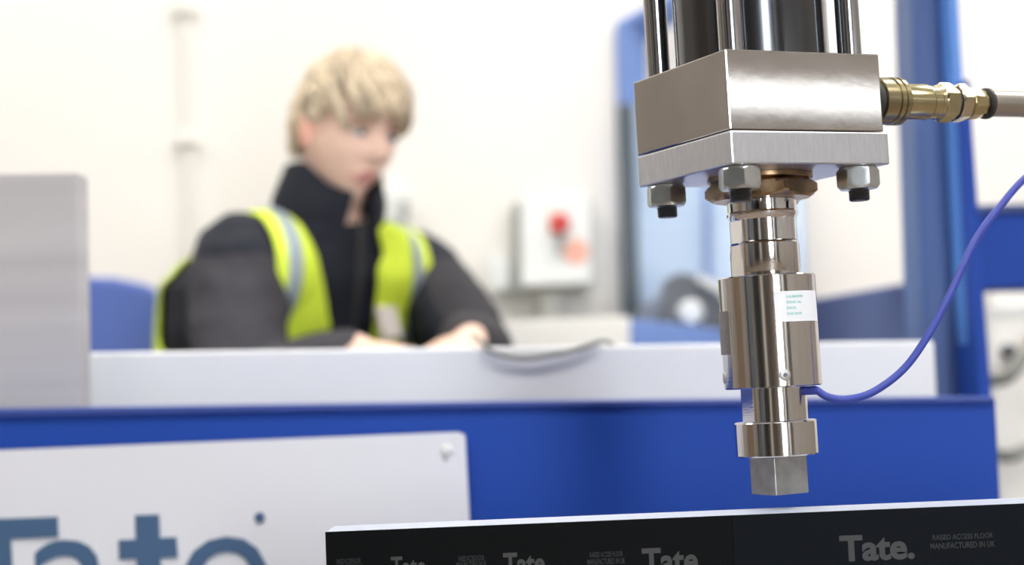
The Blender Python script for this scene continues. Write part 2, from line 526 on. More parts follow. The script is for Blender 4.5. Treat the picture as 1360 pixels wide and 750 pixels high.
RB = .0388
A_s0, A_s1 = AZ + R(7), AZ + R(76)
st = link('sticker', curved_patch(RB, RB + .0003, A_s0, A_s1, Z(-.1195), Z(-.0955)), M['sticker'], cell, smooth=True)
for i, (s, w_) in enumerate((('CALIBRATED', .0155), ('SERIAL No', .0135), ('DATE', .0080), ('DUE DATE', .0135))):
    bm = text_bm(s, width=w_, height=.0019, bold=.015, depth=.0002)
    zt = Z(-.1008 - i * .0045)
    for v in bm.verts:
        a = A_s0 + R(14) + v.co.x / RB
        rr = RB + .00035 - v.co.y
        v.co = Vector((rr * math.cos(a), rr * math.sin(a), zt + v.co.z))
    link('printed_line', bm, M['teal_ink'], st)
link('name_plate', curved_patch(RB - .0005, RB + .0012, AZ - R(86), AZ - R(52), Z(-.1425), Z(-.108)), M['plate_grey'], cell, smooth=True)
Lm = Matrix.Rotation(AZ + R(14), 4, 'Z') @ Matrix.Translation((RB - .001, 0, Z(-.1610))) @ Matrix.Rotation(R(90), 4, 'Y')
sc_ = link('grub_screw', lathe([(.0046, 0), (.0046, .0014), (.0038, .0018)], 24), M['flat_steel'], cell, smooth=True, local=Lm)
link('hex_socket', lathe([(.0019, .0018), (.0019, .0021)], 6), M['black_thread'], sc_)
Lm = Matrix.Rotation(AZ - R(80), 4, 'Z') @ Matrix.Translation((RB - .001, 0, Z(-.1610))) @ Matrix.Rotation(R(90), 4, 'Y')
link('grub_screw', lathe([(.0046, 0), (.0046, .0014), (.0038, .0018)], 24), M['flat_steel'], cell, smooth=True, local=Lm)
# cable gland low on the right-hand side
Lm = Matrix.Rotation(AZ + R(70), 4, 'Z') @ Matrix.Translation((.026, 0, Z(-.1745))) @ Matrix.Rotation(R(90), 4, 'Y')
link('cable_gland', lathe([(.0035, -.002), (.0035, .009), (.0030, .010)], 20), M['cable_blue'], cell, smooth=True, local=Lm)

foot = empty('loading_foot', mw=PM @ Matrix.Translation((0, 0, -.2555)))
tag(foot, 'short steel collar with square tool-steel foot pointing at the black panel', 'press tool')
Z2 = lambda z: z + .2555
link('collar', lathe([(.0318, Z2(-.2250)), (.0328, Z2(-.2240)), (.0328, Z2(-.1985)), (.0320, Z2(-.1975))], 96), M['chrome'], foot, smooth=True)
h = .0163
sq = BX(-h, h, -h, h, 0, Z2(-.2251))
bmesh.ops.rotate(sq, verts=sq.verts[:], cent=(0, 0, 0), matrix=Matrix.Rotation(R(3.4), 3, 'Z'))
link('square_tip', sq, M['tool_steel'], foot, bevel=.0008)

# ------------------------------------------------------------------ hydraulic coupling and pipe
CM = PM @ Matrix.Translation((S, -.054, .0535)) @ Matrix.Rotation(R(90), 4, 'Y')
cp = empty('hydraulic_coupling', mw=CM)
tag(cp, 'brass quick-release hydraulic coupling plugged into the side of the steel block', 'coupling')
K = .945
def cz(prof, dz=.003, kr=.93):
    return [(r_ * kr, dz + z_ * K) for r_, z_ in prof]
link('thread_adapter', lathe([(.0170, .0004), (.0170, .0056)], 32), M['rubber'], cp, smooth=True)
link('locking_sleeve', lathe(cz([(.0180, .0030), (.0203, .004), (.0205, .0150), (.0196, .0155), (.0196, .0175), (.0208, .018), (.0208, .0215),
                              (.0197, .022), (.0197, .0235), (.0208, .024), (.0208, .0275), (.0195, .029), (.0155, .0300)]), 56), M['brass_dark'], cp, smooth=True)
link('coupling_body', lathe(cz([(.0155, .0301), (.0158, .031), (.0158, .0565), (.0148, .058), (.0145, .0585), (.0145, .066), (.0150, .0665), (.0152, .070)]), 48), M['brass'], cp, smooth=True)
link('hex_nut', hexnut(.0163, .003 + .0702 * K, .003 + .0845 * K, .0015, rot=R(10)), M['brass'], cp, smooth=True)
link('spacer_ring', lathe(cz([(.0135, .0846), (.0135, .0875)]), 32), M['rubber'], cp, smooth=True)
link('lock_nut', hexnut(.0163, .003 + .0877 * K, .003 + .0985 * K, .0015, rot=R(22)), M['brass_bright'], cp, smooth=True)
link('swaged_ferrule', lathe(cz([(.0120, .0987), (.0120, .100), (.0150, .102), (.0138, .112), (.0122, .118), (.0112, .1215)]), 10), M['brass'], cp)
link('retaining_ring', lathe(cz([(.0132, .1217), (.0138, .1220), (.0138, .1250), (.0132, .1254)]), 32), M['rubber'], cp, smooth=True)
pm2 = CM @ Matrix.Translation((0, 0, .003 + .1256 * K))
pp = link('hydraulic_pipe', lathe([(.0104, 0), (.0108, .0005), (.0108, .42)], 40), M['pipe'], None, smooth=True)
pp.matrix_world = pm2
tag(pp, 'straight grey steel hydraulic pipe running off from the brass coupling', 'pipe')

# ------------------------------------------------------------------ blue sensor cable
g0 = PM @ Vector((.036 * math.cos(AZ + R(70)), .036 * math.sin(AZ + R(70)), -.1745))
pts = [g0, at(1100, 527, 1.375), at(1125, 530, 1.375), at(1160, 520, 1.38), at(1200, 490, 1.385), at(1232, 446, 1.39),
       at(1262, 390, 1.40), at(1296, 318, 1.42), at(1330, 272, 1.44), at(1362, 236, 1.46), at(1420, 190, 1.50), at(1520, 140, 1.56)]
cb = link('sensor_cable', tube(spline(pts, 8), .0031, 14), M['cable_blue'], smooth=True, recenter=True)
tag(cb, 'thin bright blue cable curving up from the load cell', 'cable')

# ------------------------------------------------------------------ black taped test panel
PY = 1.335
pl = at(433, 706, PY); pr = at(1360, 668, PY)
dirx = (pr - pl).normalized()
back = Vector((0, .062, 0))
panel = empty('floor_panel', pl)
tag(panel, 'floor panel edge wrapped in black printed tape below the load cell', 'panel')
slope = (pr.z - pl.z) / (pr.x - pl.x)
PW = 0.72
PMx = Matrix.Rotation(-math.atan(slope), 4, 'Y')
link('board', BX(0, PW, 0, .062, -.095, -.0006), M['panel_top'], panel, local=PMx)


def hx(px, py):          # pixel on the front face -> local x, z of the panel frame
    p = at(px, py, PY) - pl
    p = PMx.inverted().to_3x3() @ p
    return p.x, p.z


seam_x = hx(980, 700)[0]
link('tape', BX(-.0006, seam_x, -.0008, -.0001, -.095, .0), M['tape'], panel, local=PMx)
link('tape', BX(seam_x - .004, PW, -.0012, -.0009, -.095, .0), M['tape_b'], panel, local=PMx)


def print_on(s, px0, px1, ptop, pbot, m, bold, y):
    x0, zt = hx(px0, ptop); x1, _ = hx(px1, ptop); _, zb = hx(px0, pbot)
    bm = text_bm(s, width=x1 - x0, height=abs(zt - zb), bold=bold, depth=.00004)
    bmesh.ops.translate(bm, verts=bm.verts[:], vec=(x0, y, zb))
    return link('printed_text', bm, m, panel, local=PMx)


print_on('Tate.', 1114, 1213, 711, 746, M['tape_ink'], .035, -.0013)
print_on('Tate.', 852, 934, 728, 763, M['tape_ink'], .03, -.0009)
print_on('Tate.', 668, 729, 734, 764, M['tape_ink'], .03, -.0009)
print_on('Tate.', 519, 570, 739, 767, M['tape_ink'], .02, -.0009)
for (a, b, t0, t1, t2, y) in ((1235, 1321, 710, 721, 732, -.0013), (780, 830, 733, 742, 751, -.0009), (606, 646, 738, 746, 754, -.0009), (444, 482, 742, 750, 758, -.0009)):
    print_on('RAISED ACCESS FLOOR', a + 3, b - 3, t0, t0 + 7, M['tape_ink_dim'], .01, y)
    print_on('MANUFACTURED IN UK', a, b, t1, t1 + 8, M['tape_ink_dim'], .01, y)

# ------------------------------------------------------------------ blue press frame behind
FRONT = 1.85
frame = empty('press_frame', (at(700, 600, FRONT).x, FRONT, 0))
tag(frame, 'royal blue steel machine frame with a column on the right, behind the load cell', 'machine frame')
FI = Matrix.Translation(frame.location).inverted()


def fpart(name, bm, m, bevel=0.002):
    bmesh.ops.transform(bm, matrix=FI, verts=bm.verts[:])
    return link(name, bm, m, frame, bevel=bevel)


bl = at(-260, 556, FRONT); br = at(1322, 529, FRONT)
zb = 0.12
bm = bmesh.new()
slab(bm, [Vector((bl.x, FRONT, zb)), Vector((br.x + .0, FRONT, zb)), br, bl], .12)
fpart('front_beam', bm, M['blue'])
fpart('shadow_gap_strip', pxslab([(-260, 558), (700, 540), (1320, 533), (1320, 527), (700, 533), (-260, 547)], FRONT - .006, .13), M['blue_dark'], .001)  # darker blue strip stands in for the shadow gap above the beam
fpart('column', pxslab([(1232, 600), (1202, -260), (1250, -260), (1298, 600)], 2.25, .11), M['blue_muted'], .006)
fpart('corner_angle', pxslab([(1292, 530), (1280, 400), (1266, 110), (1252, -140), (1266, -140), (1280, 110), (1297, 400), (1306, 530)], 2.20, .05), M['blue_bright'], .003)
fpart('side_plate', pxslab([(1305, 660), (1294, 400), (1279, 106), (1288, 104), (1308, 400), (1328, 660), (1328, 900), (1305, 900)], 2.16, .20), M['blue'], .003)
fpart('cross_beam', pxslab([(1296, 384), (1293, 281), (1460, 276), (1460, 380)], 2.45, .12), M['blue'], .004)
fpart('beam_cap', pxslab([(1293, 282), (1293, 272), (1460, 266), (1460, 277)], 2.44, .14), M['navy_plate'], .002)
for x in (-.95, .80):
    fpart('frame_leg', BX(x, x + .12, FRONT + .002, FRONT + .118, 0, .12), M['blue_dark'])
# overhead crosshead and bed (above and below the picture)
zt = PM.translation.z + .50
cx = 2.0
a_ = Vector((PM.translation.x - .02, 1.33, 0)); b_ = Vector((.57, 2.34, 0))
dd = (b_ - a_).normalized(); nn_ = Vector((-dd.y, dd.x, 0)) * .045
fpart('overhead_arm', slab(bmesh.new(), [a_ + nn_ + Vector((0, 0, zt + .006)), a_ - nn_ + Vector((0, 0, zt + .006)), a_ - nn_ + Vector((0, 0, zt + .11)), a_ + nn_ + Vector((0, 0, zt + .11))], b_ - a_), M['blue'])
bz = (panel.matrix_basis @ PMx @ Vector((0, 0, -.095))).z
fpart('press_bed', BX(-.16, .64, 1.33, 1.55, .10, bz - .002), M['blue_dark'])
fpart('bed_foot', BX(-.10, .58, 1.36, 1.84, 0, .10), M['blue_dark'])

# ------------------------------------------------------------------ sign board on the beam
BY = FRONT - .012
sg = empty('sign_board', at(300, 820, BY))
tag(sg, 'white sign board with big slate-blue Tate lettering on the blue beam', 'sign')
SI = Matrix.Translation(sg.location).inverted()


def spart(name, bm, m, bevel=0.0, smooth=False):
    bmesh.ops.transform(bm, matrix=SI, verts=bm.verts[:])
    return link(name, bm, m, sg, bevel=bevel, smooth=smooth)


spart('board', pxslab([(-260, 880), (-260, 608), (608, 573.5), (617, 577), (618, 583), (634, 880)], BY, .005), M['board'])


def big(s, x0, x1, ytop, ybot, bold=.03):
    p0 = at(x0, ytop, BY - .001); p1 = at(x1, ytop - (x1 - x0) * .035, BY - .001); pb = at(x0, ybot, BY - .001)
    bm = text_bm(s, width=(p1 - p0).length, height=(p0 - pb).length, bold=bold, depth=.0015)
    bmesh.ops.rotate(bm, verts=bm.verts[:], cent=(0, 0, 0), matrix=Matrix.Rotation(-math.atan2(p1.z - p0.z, p1.x - p0.x), 3, 'Y'))
    bmesh.ops.translate(bm, verts=bm.verts[:], vec=pb)
    return spart('letter', bm, M['logo'])


def pxletter(pts, name='letter'):
    return spart(name, pxslab(pts, BY - .0025, .002), M['logo'])


pxletter([(-84, 692), (76, 686), (77, 713), (14, 716), (21, 852), (-22, 854), (-29, 718), (-83, 720)])
pxletter([(179, 684), (211, 683), (212, 714), (234, 713), (236, 740), (213, 741), (216, 806), (219, 818), (240, 818), (242, 846), (212, 850),
          (192, 843), (184, 822), (181, 742), (158, 743), (157, 717), (180, 716)])


big('a', 46, 152, 718, 850, -.004)
big('e', 243, 360, 714, 850, -.004)
c = at(345, 687, BY - .001)
bm = lathe([(.0055, 0), (.0055, .0015)], 20, mtx=Matrix.Translation(c) @ Matrix.Rotation(R(90), 4, 'X'))
spart('registered_mark', bm, M['logo'])
c = at(593, 597, BY)
spart('screw', lathe([(.0065, 0), (.0065, .001), (.004, .003)], 20, mtx=Matrix.Translation(c) @ Matrix.Rotation(R(90), 4, 'X')), M['white_frame'], smooth=True)
c = at(592, 609, BY)
spart('screw_hole', lathe([(.0028, 0), (.0028, .0006)], 12, mtx=Matrix.Translation(c) @ Matrix.Rotation(R(90), 4, 'X')), M['box_dark'])

# ------------------------------------------------------------------ stack of grey boards at the far left
bm = bmesh.new()
p = [at(-260, 232, 1.98), at(103, 228, 1.98), at(107.5, 545, 1.98), at(-260, 545, 1.98)]
p2 = [Vector((p[3].x, 1.98, 0.0)), Vector((p[2].x + .0, 1.98, 0.0))]
slab(bm, [p[0], p[1], p[2], p2[1], p2[0]], .05)
o = link('storage_board', bm, M['sheet_grey'], bevel=.003, recenter=True)
tag(o, 'tall warm-grey board standing upright at the left edge of the desk', 'board')

# ------------------------------------------------------------------ desk
dk = empty('desk', (-.1, 2.05, 0))
tag(dk, 'pale grey desk with a long front screen in front of the seated man', 'desk')
DI = Matrix.Translation(dk.location).inverted()


def dpart(name, bm, m, bevel=.002):
    bmesh.ops.transform(bm, matrix=DI, verts=bm.verts[:])
    return link(name, bm, m, dk, bevel=bevel)


a = at(-300, 474, 2.05); b = at(1241, 452, 2.05)
dpart('front_screen', slab(bmesh.new(), [Vector((a.x, 2.05, .16)), Vector((b.x, 2.05, .16)), b, a], .022), M['desk_screen'], .004)
dpart('desktop', BX(a.x + .02, b.x - .02, 2.073, 2.50, .700, .728), M['desk_screen'])
for x in (a.x + .04, b.x - .1):
    for y in (2.09, 2.42):
        dpart('leg', BX(x, x + .05, y, y + .05, 0, .700), M['box_dark'])

pts = [at(628, 446, 2.10), at(641, 454, 2.052), at(652, 466, 2.040), at(690, 476, 2.038), at(735, 471, 2.038), at(775, 461, 2.040), at(793, 454, 2.050), at(806, 453, 2.075), at(814, 458, 2.12)]
o = link('grey_cable', tube(spline(pts, 6), .0030, 8), M['hose_grey'], smooth=True, recenter=True)
tag(o, 'pale grey cable drooping over the top edge of the desk screen', 'cable')

# ------------------------------------------------------------------ wall fittings
cn = empty('wall_conduit', (at(247, 100, 3.688).x, 3.688, .3))
link('tube', lathe([(.009, 0), (.009, 2.6)], 16), M['wall'], cn, smooth=True)
for py in (6, 182):
    z = at(250, py, 3.66).z - .3
    link('clip', BX(-.022, .022, -.018, .018, z - .012, z + .012), M['wall'], cn, bevel=.003)
tag(cn, 'thin cream conduit running up the wall behind the man', 'conduit')

sw = empty('isolator_switch', at(735, 380, 3.60))
WI = Matrix.Translation(sw.location).inverted()


def wpart(name, bm, m, parent, inv, bevel=.004, smooth=False):
    bmesh.ops.transform(bm, matrix=inv, verts=bm.verts[:])
    return link(name, bm, m, parent, bevel=bevel, smooth=smooth)


wpart('housing', pxslab([(681, 384), (680, 268), (786, 262), (787, 378)], 3.60, .098), M['box_dark'], sw, WI)
wpart('cover', pxslab([(693, 380), (692, 263), (784, 259), (785, 376)], 3.55, .049), M['box_grey'], sw, WI)
wpart('backing_plate', pxslab([(730, 310), (730, 283), (748, 283), (748, 310)], 3.545, .004), M['orange'], sw, WI, .001)
c = at(743, 297, 3.545)
wpart('rotary_knob', lathe([(.022, 0), (.022, .012), (.017, .03)], 24, mtx=Matrix.Translation(c) @ Matrix.Rotation(R(90), 4, 'X')), M['red'], sw, WI, 0, True)
wpart('lever', pxslab([(738, 338), (738, 312), (750, 312), (748, 338)], 3.54, .009), M['box_dark'], sw, WI, .001)
c = at(765, 334, 3.549)
wpart('round_label', lathe([(.026, 0), (.026, .001)], 28, mtx=Matrix.Translation(c) @ Matrix.Rotation(R(90), 4, 'X')), M['pink'], sw, WI, 0)
tag(sw, 'grey isolator box with red rotary knob on the cream wall', 'switch')
o = link('junction_box', pxslab([(649, 385), (648, 342), (676, 341), (677, 384)], 3.62, .078), M['box_grey'], recenter=True, bevel=.004)
tag(o, 'small grey junction box beside the isolator switch', 'junction box')
o = link('cable_duct', pxslab([(718, 430), (716, 384), (744, 384), (746, 430)], 3.66, .038), M['off_white'], recenter=True, bevel=.003)
tag(o, 'short off-white cable duct under the isolator switch', 'cable duct')
sp = empty('wall_socket', at(524, 300, 3.66))
WI2 = Matrix.Translation(sp.location).inverted()
wpart('plate', pxslab([(503, 301), (503, 253), (541, 251), (542, 299)], 3.66, .038), M['box_grey'], sp, WI2)
wpart('outlet', pxslab([(530, 292), (530, 266), (542, 266), (542, 292)], 3.645, .014), M['box_dark'], sp, WI2, .002)
tag(sp, 'pale grey wall box just behind the man\'s shoulder', 'wall box')

o = empty('low_cabinet', (at(730, 430, 3.05).x, 3.05, 0))
CI = Matrix.Translation(o.location).inverted()
p0 = at(628, 432, 3.05); p1 = at(836, 424, 3.05)
wpart('carcass', slab(bmesh.new(), [Vector((p0.x, 3.05, 0)), Vector((p1.x - .01, 3.05, 0)), p1 - Vector((.01, 0, .02)), p0 - Vector((-.01, 0, .02))], .30), M['off_white'], o, CI)
wpart('worktop', pxslab([(624, 470), (624, 429), (837, 420), (837, 462)], 3.03, .34), M['off_white'], o, CI, .003)
tag(o, 'low off-white cabinet under the isolator switch', 'cabinet')

# ------------------------------------------------------------------ blue door frame, glazed cabinet, grey hood
df = empty('door_frame', (at(838, 430, 3.66).x, 3.66, 0))
FI2 = Matrix.Translation(df.location).inverted()
pb = at(819, 430, 3.66)
bm = bmesh.new()
slab(bm, [Vector((pb.x, 3.66, 0)), Vector((at(858, 430, 3.66).x, 3.66, 0)), at(858, 50, 3.66), at(856, 24, 3.66), at(818, 28, 3.66)], .037)
wpart('post', bm, M['door_blue'], df, FI2, .004)
wpart('head_rail', pxslab([(818, 28.5), (858, 8), (990, -62, 3.3), (990, -20, 3.3), (857, 52)], 3.658, .035), M['door_blue'], df, FI2, .004)
tag(df, 'periwinkle blue steel door frame standing against the cream wall', 'door frame')

gc = empty('glazed_cabinet', (at(930, 430, 3.64).x, 3.64, 0))
GI = Matrix.Translation(gc.location).inverted()
pz = at(845, 426, 3.64); pz2 = at(1068, 400, 3.64)
wpart('side_post', slab(bmesh.new(), [Vector((at(819, 300, 3.64).x, 3.64, 0)), Vector((at(842, 300, 3.64).x, 3.64, 0)), at(842, 136, 3.64), at(819, 138, 3.64)], .018), M['post_dark'], gc, GI, .004)
wpart('glass_panel', slab(bmesh.new(), [Vector((at(842, 300, 3.652).x, 3.652, 0)), Vector((pz2.x, 3.652, 0)), at(1062, 130, 3.652), at(842, 137, 3.652)], .006), M['pane_reflection'], gc, GI, 0)
wpart('mullion', slab(bmesh.new(), [at(939, 470, 3.64), at(946, 470, 3.64), at(941, 134, 3.64), at(935, 134, 3.64)], .009), M['door_blue'], gc, GI, .001)
tag(gc, 'tall dark-framed cabinet with a pale blue reflection painted into its glass, behind the load cell', 'cabinet')

hd = empty('machine_hood', (at(915, 450, 3.2).x, 3.2, at(915, 470, 3.2).z - .0))
HI = Matrix.Translation(hd.location).inverted()
out = [(868, 470), (872, 425), (880, 395), (887, 368), (905, 361), (935, 368), (958, 382), (975, 410), (985, 440), (985, 470)]
wpart('hood', pxslab(out, 3.2, .10), M['machine_grey'], hd, HI, .008)
wpart('side_housing', pxslab([(847, 470), (848, 418), (856, 402), (874, 392), (900, 392), (900, 470)], 3.21, .08), M['haze_grey'], hd, HI, .01)
wpart('highlight_disc', lathe([(.024, 0), (.024, .01), (.018, .022)], 24, mtx=Matrix.Translation(at(917, 415, 3.2)) @ Matrix.Rotation(R(90), 4, 'X')), M['box_grey'], hd, HI, 0, True)  # pale disc stands in for the highlight on the hood
wpart('pale_arm', pxslab([(925, 372), (930, 364), (962, 380), (985, 420), (976, 424), (955, 390)], 3.19, .009), M['box_grey'], hd, HI, .002)
zz = hd.location.z
wpart('pedestal', BX(hd.location.x - .10, hd.location.x + .14, 3.2, 3.3, 0.002, zz + .002), M['machine_grey'], hd, HI, .004)
tag(hd, 'rounded dark grey machine hood with a pale disc as its painted highlight in front of the glazed cabinet', 'machine')

o = link('blue_bin', slab(bmesh.new(), [Vector((at(836, 440, 3.12).x, 3.12, 0)), Vector((at(960, 440, 3.12).x, 3.12, 0)), at(962, 438, 3.12), at(900, 430, 3.12), at(836, 424, 3.12)], .06), M['door_blue'], recenter=True, bevel=.003)
tag(o, 'periwinkle blue steel bin below the grey machine hood', 'bin')
o = link('machine_cover', slab(bmesh.new(), [Vector((at(1070, 440, 2.8).x, 2.8, 0)), Vector((at(1230, 440, 2.8).x, 2.8, 0)), at(1230, 372, 2.8), at(1190, 378, 2.8), at(1070, 399, 2.8)], .20), M['navy_plate'], recenter=True, bevel=.004)
tag(o, 'navy blue sloping machine cover beside the blue column', 'machine cover')

pmn = empty('pump_unit', (at(1370, 500, 2.9).x, 2.9, 0))
PI_ = Matrix.Translation(pmn.location).inverted()
p0 = at(1311, 386, 2.9); p1 = at(1520, 380, 2.9)
wpart('cabinet', slab(bmesh.new(), [Vector((p0.x, 2.9, 0)), Vector((p1.x, 2.9, 0)), p1, p0], .3), M['off_white'], pmn, PI_)
wpart('vent_line', pxslab([(1312, 414), (1312, 408), (1460, 404), (1460, 410)], 2.895, .004), M['box_grey'], pmn, PI_, 0)
wpart('port', lathe([(.012, 0), (.012, .02), (.008, .03)], 18, mtx=Matrix.Translation(at(1337, 466, 2.9)) @ Matrix.Rotation(R(90), 4, 'X')), M['machine_grey'], pmn, PI_, 0, True)
tag(pmn, 'off-white pump cabinet with a dark port, right of the blue column', 'machine cabinet')
for nm, pp_, lb in (('upper', [(1318, 505, 2.86), (1338, 502, 2.82), (1356, 482, 2.82), (1372, 455, 2.84), (1400, 420, 2.88)], 'grey hose curving up across the off-white pump cabinet'),
                    ('lower', [(1316, 600, 2.88), (1335, 606, 2.82), (1358, 600, 2.82), (1380, 586, 2.98), (1420, 560, 2.88)], 'grey hose sagging low across the off-white pump cabinet')):
    o = link('hose', tube(spline([at(*q) for q in pp_], 6), .010, 12), M['hose_grey'], smooth=True, recenter=True)
    tag(o, lb, 'hose')

# ------------------------------------------------------------------ blue chair
ch = empty('office_chair', (at(110, 400, 3.16).x, 3.16, 0))
CHI = Matrix.Translation(ch.location).inverted()
pts = [(20, 520), (16, 430), (24, 388), (50, 372), (95, 367), (150, 368), (192, 377), (218, 394), (231, 420), (230, 460), (222, 520)]
wpart('backrest', pxslab(pts, 3.16, .05), M['chair_blue'], ch, CHI, .012)
cxx = ch.location.x
wpart('seat', BX(cxx - .22, cxx + .14, 2.78, 3.15, .43, .49), M['chair_blue'], ch, CHI, .02)
wpart('back_bracket', BX(cxx - .05, cxx + .03, 3.205, 3.225, .44, .80), M['chair_black'], ch, CHI, .004)
wpart('gas_column', lathe([(.03, .07), (.025, .43)], 20, mtx=Matrix.Translation((cxx, 2.98, 0))), M['chair_black'], ch, CHI, 0, True)
for k in range(5):
    a = 2 * math.pi * k / 5 + .3
    wpart('leg', tube([(cxx, 2.98, .085), (cxx + .18 * math.cos(a), 2.98 + .18 * math.sin(a), .055)], [.022, .014], 10), M['chair_black'], ch, CHI, 0, True)
    wpart('castor', lathe([(.025, -.02), (.025, .02)], 16, mtx=Matrix.Translation((cxx + .19 * math.cos(a), 2.98 + .19 * math.sin(a), .026)) @ Matrix.Rotation(R(90), 4, 'X')), M['chair_black'], ch, CHI, 0, True)
tag(ch, 'blue office chair with a rounded backrest to the left behind the man', 'chair')

# ------------------------------------------------------------------ the seated man
YAW = R(40)
N_ = at(435, 300, 2.75)
RZ = Matrix.Rotation(YAW, 4, 'Z')
O_ = N_ - (RZ @ Vector((0, -.14, 0)))
PO = Matrix.Translation((O_.x, O_.y, 0)) @ RZ
man = empty('person', mw=PO)
tag(man, 'blond young man in dark jacket and yellow hi-vis vest sitting at the desk', 'person')
PINV = PO.inverted()
HC = PINV @ at(463, 179, 2.70)
HM = Matrix.Translation(HC) @ Matrix.Rotation(R(-1), 4, 'Z') @ Matrix.Rotation(R(12), 4, 'X') @ Matrix.Rotation(R(6), 4, 'Y') @ Matrix.Scale(.96, 4)


def ss(a, b, x):
    t = min(1, max(0, (x - a) / (b - a)))
    return t * t * (3 - 2 * t)


def gauss(x, s):
    return math.exp(-(x / s) ** 2)


def head_point(d):
    """unit direction -> point on the head surface (front is -Y)"""
    x, y, z = d
    p = Vector((x * .074, y * .094, z * .118))
    lo = ss(0.05, -1.0, z)
    if y < 0:
        p.x *= 1 - .38 * lo
        p.y *= 1 + .02 * lo
    else:
        p.x *= 1 - .30 * lo
        p.y *= 1 - .35 * lo
    if z > 0:
        p.x *= 1 + .04 * math.sin(math.pi * min(1, z))
    if y < -.15:
        w = ss(-.15, -.55, y)
        X, Zz = p.x, p.z
        # flatter face plane
        p.y += .010 * w * gauss(X, .05) * ss(.06, -.02, Zz)
        nz = ss(.028, -.022, Zz) * ss(-.040, -.028, Zz)
        p.y -= w * .030 * nz * gauss(X, .0105 + .004 * ss(0, -.03, Zz))
        p.y -= w * .005 * gauss(Zz - .038, .012) * gauss(X, .045)
        for s in (-1, 1):
            p.y += w * .013 * gauss(X - s * .031, .016) * gauss(Zz - .012, .013)
            p.y -= w * .005 * gauss(X - s * .040, .018) * gauss(Zz + .022, .018)
        p.y -= w * .008 * gauss(X, .024) * gauss(Zz + .058, .0075)
        p.y -= w * .006 * gauss(X, .020) * gauss(Zz + .070, .006)
        p.y += w * .005 * gauss(X, .022) * gauss(Zz + .0640, .0022)
        p.y += w * .003 * gauss(X, .025) * gauss(Zz + .082, .007)
        p.y -= w * .011 * gauss(X, .024) * gauss(Zz + .102, .016)
    return p


def sphere_grid(fn, nu=120, nv=90):
    bm = bmesh.new()
    rows = []
    for j in range(1, nv):
        t = math.pi * j / nv
        rows.append([bm.verts.new(fn(Vector((math.sin(t) * math.cos(2 * math.pi * i / nu), math.sin(t) * math.sin(2 * math.pi * i / nu), math.cos(t))))) for i in range(nu)])
    for a_, b_ in zip(rows, rows[1:]):
        for i in range(nu):
            k = (i + 1) % nu
            bm.faces.new((a_[i], b_[i], b_[k], a_[k]))
    bm.faces.new(rows[0]); bm.faces.new(rows[-1][::-1])
    return bm


def merge(dst, src, mtx=None):
    if mtx is not None:
        bmesh.ops.transform(src, matrix=mtx, verts=src.verts[:])
    me = bpy.data.meshes.new('m'); src.to_mesh(me); src.free()
    dst.from_mesh(me); bpy.data.meshes.remove(me)


NB = Vector((0, -.14, .955))
body = bmesh.new()
merge(body, sphere_grid(head_point), HM)
for s in (-1, 1):
    e = bmesh.new()
    ellipsoid((0, 0, 0), (.008, .019, .031), e, Matrix.Rotation(R(-18), 3, 'X') @ Matrix.Rotation(R(s * 22), 3, 'Z'))
    merge(body, e, HM @ Matrix.Translation((s * .078, .012, -.006)))
tube([NB + Vector((0, .03, -.05)), NB + Vector((0, .01, .02)), HM @ Vector((0, .022, -.055)), HM @ Vector((0, .02, -.02))], [.07, .056, .055, .05], 20, body)
# torso, hips and legs of the continuous body
SECT = [(.44, .03, .165, .12), (.52, .05, .165, .125), (.60, .045, .155, .125), (.70, .02, .165, .138), (.80, -.025, .185, .142),
        (.87, -.045, .188, .147), (.915, -.078, .162, .114), (.955, -.14, .09, .06), (.975, -.145, .05, .05)]


def loft(sect, grow, n=40, p=2.4, zext=0.0):
    bm = bmesh.new(); rs = []
    for k, (z, cy, hw, hd_) in enumerate(sect):
        ring = []
        for i in range(n):
            a_ = 2 * math.pi * i / n
            c_, s_ = math.cos(a_), math.sin(a_)
            ex = 2 / p
            ring.append(bm.verts.new((math.copysign(abs(c_) ** ex, c_) * (hw + grow), cy + math.copysign(abs(s_) ** ex, s_) * (hd_ + grow), z)))
        rs.append(ring)
    for A, B in zip(rs, rs[1:]):
        for i in range(n):
            j = (i + 1) % n
            bm.faces.new((A[i], A[j], B[j], B[i]))
    bm.faces.new(rs[0][::-1]); bm.faces.new(rs[-1])
    return bm


merge(body, loft(SECT, 0))
SHR, ELR, WRR = Vector((-.165, -.150, .895)), Vector((-.192, -.225, .700)), Vector((-.125, -.385, .752))
SHL, ELL, WRL = Vector((.185, -.125, .885)), Vector((.188, -.270, .745)), Vector((.035, -.455, .764))
for S_, E_, W_ in ((SHR, ELR, WRR), (SHL, ELL, WRL)):
    tube([S_, (S_ + E_) / 2, E_], [.055, .048, .042], 18, body)
    tube([E_, (E_ + W_) / 2, W_], [.042, .036, .027], 18, body)
for s in (-1, 1):
    tube([(s * .09, .05, .53), (s * .11, -.18, .54), (s * .11, -.36, .53)], [.085, .075, .058], 18, body)
    tube([(s * .11, -.36, .53), (s * .11, -.34, .30), (s * .11, -.32, .09)], [.058, .052, .036], 18, body)


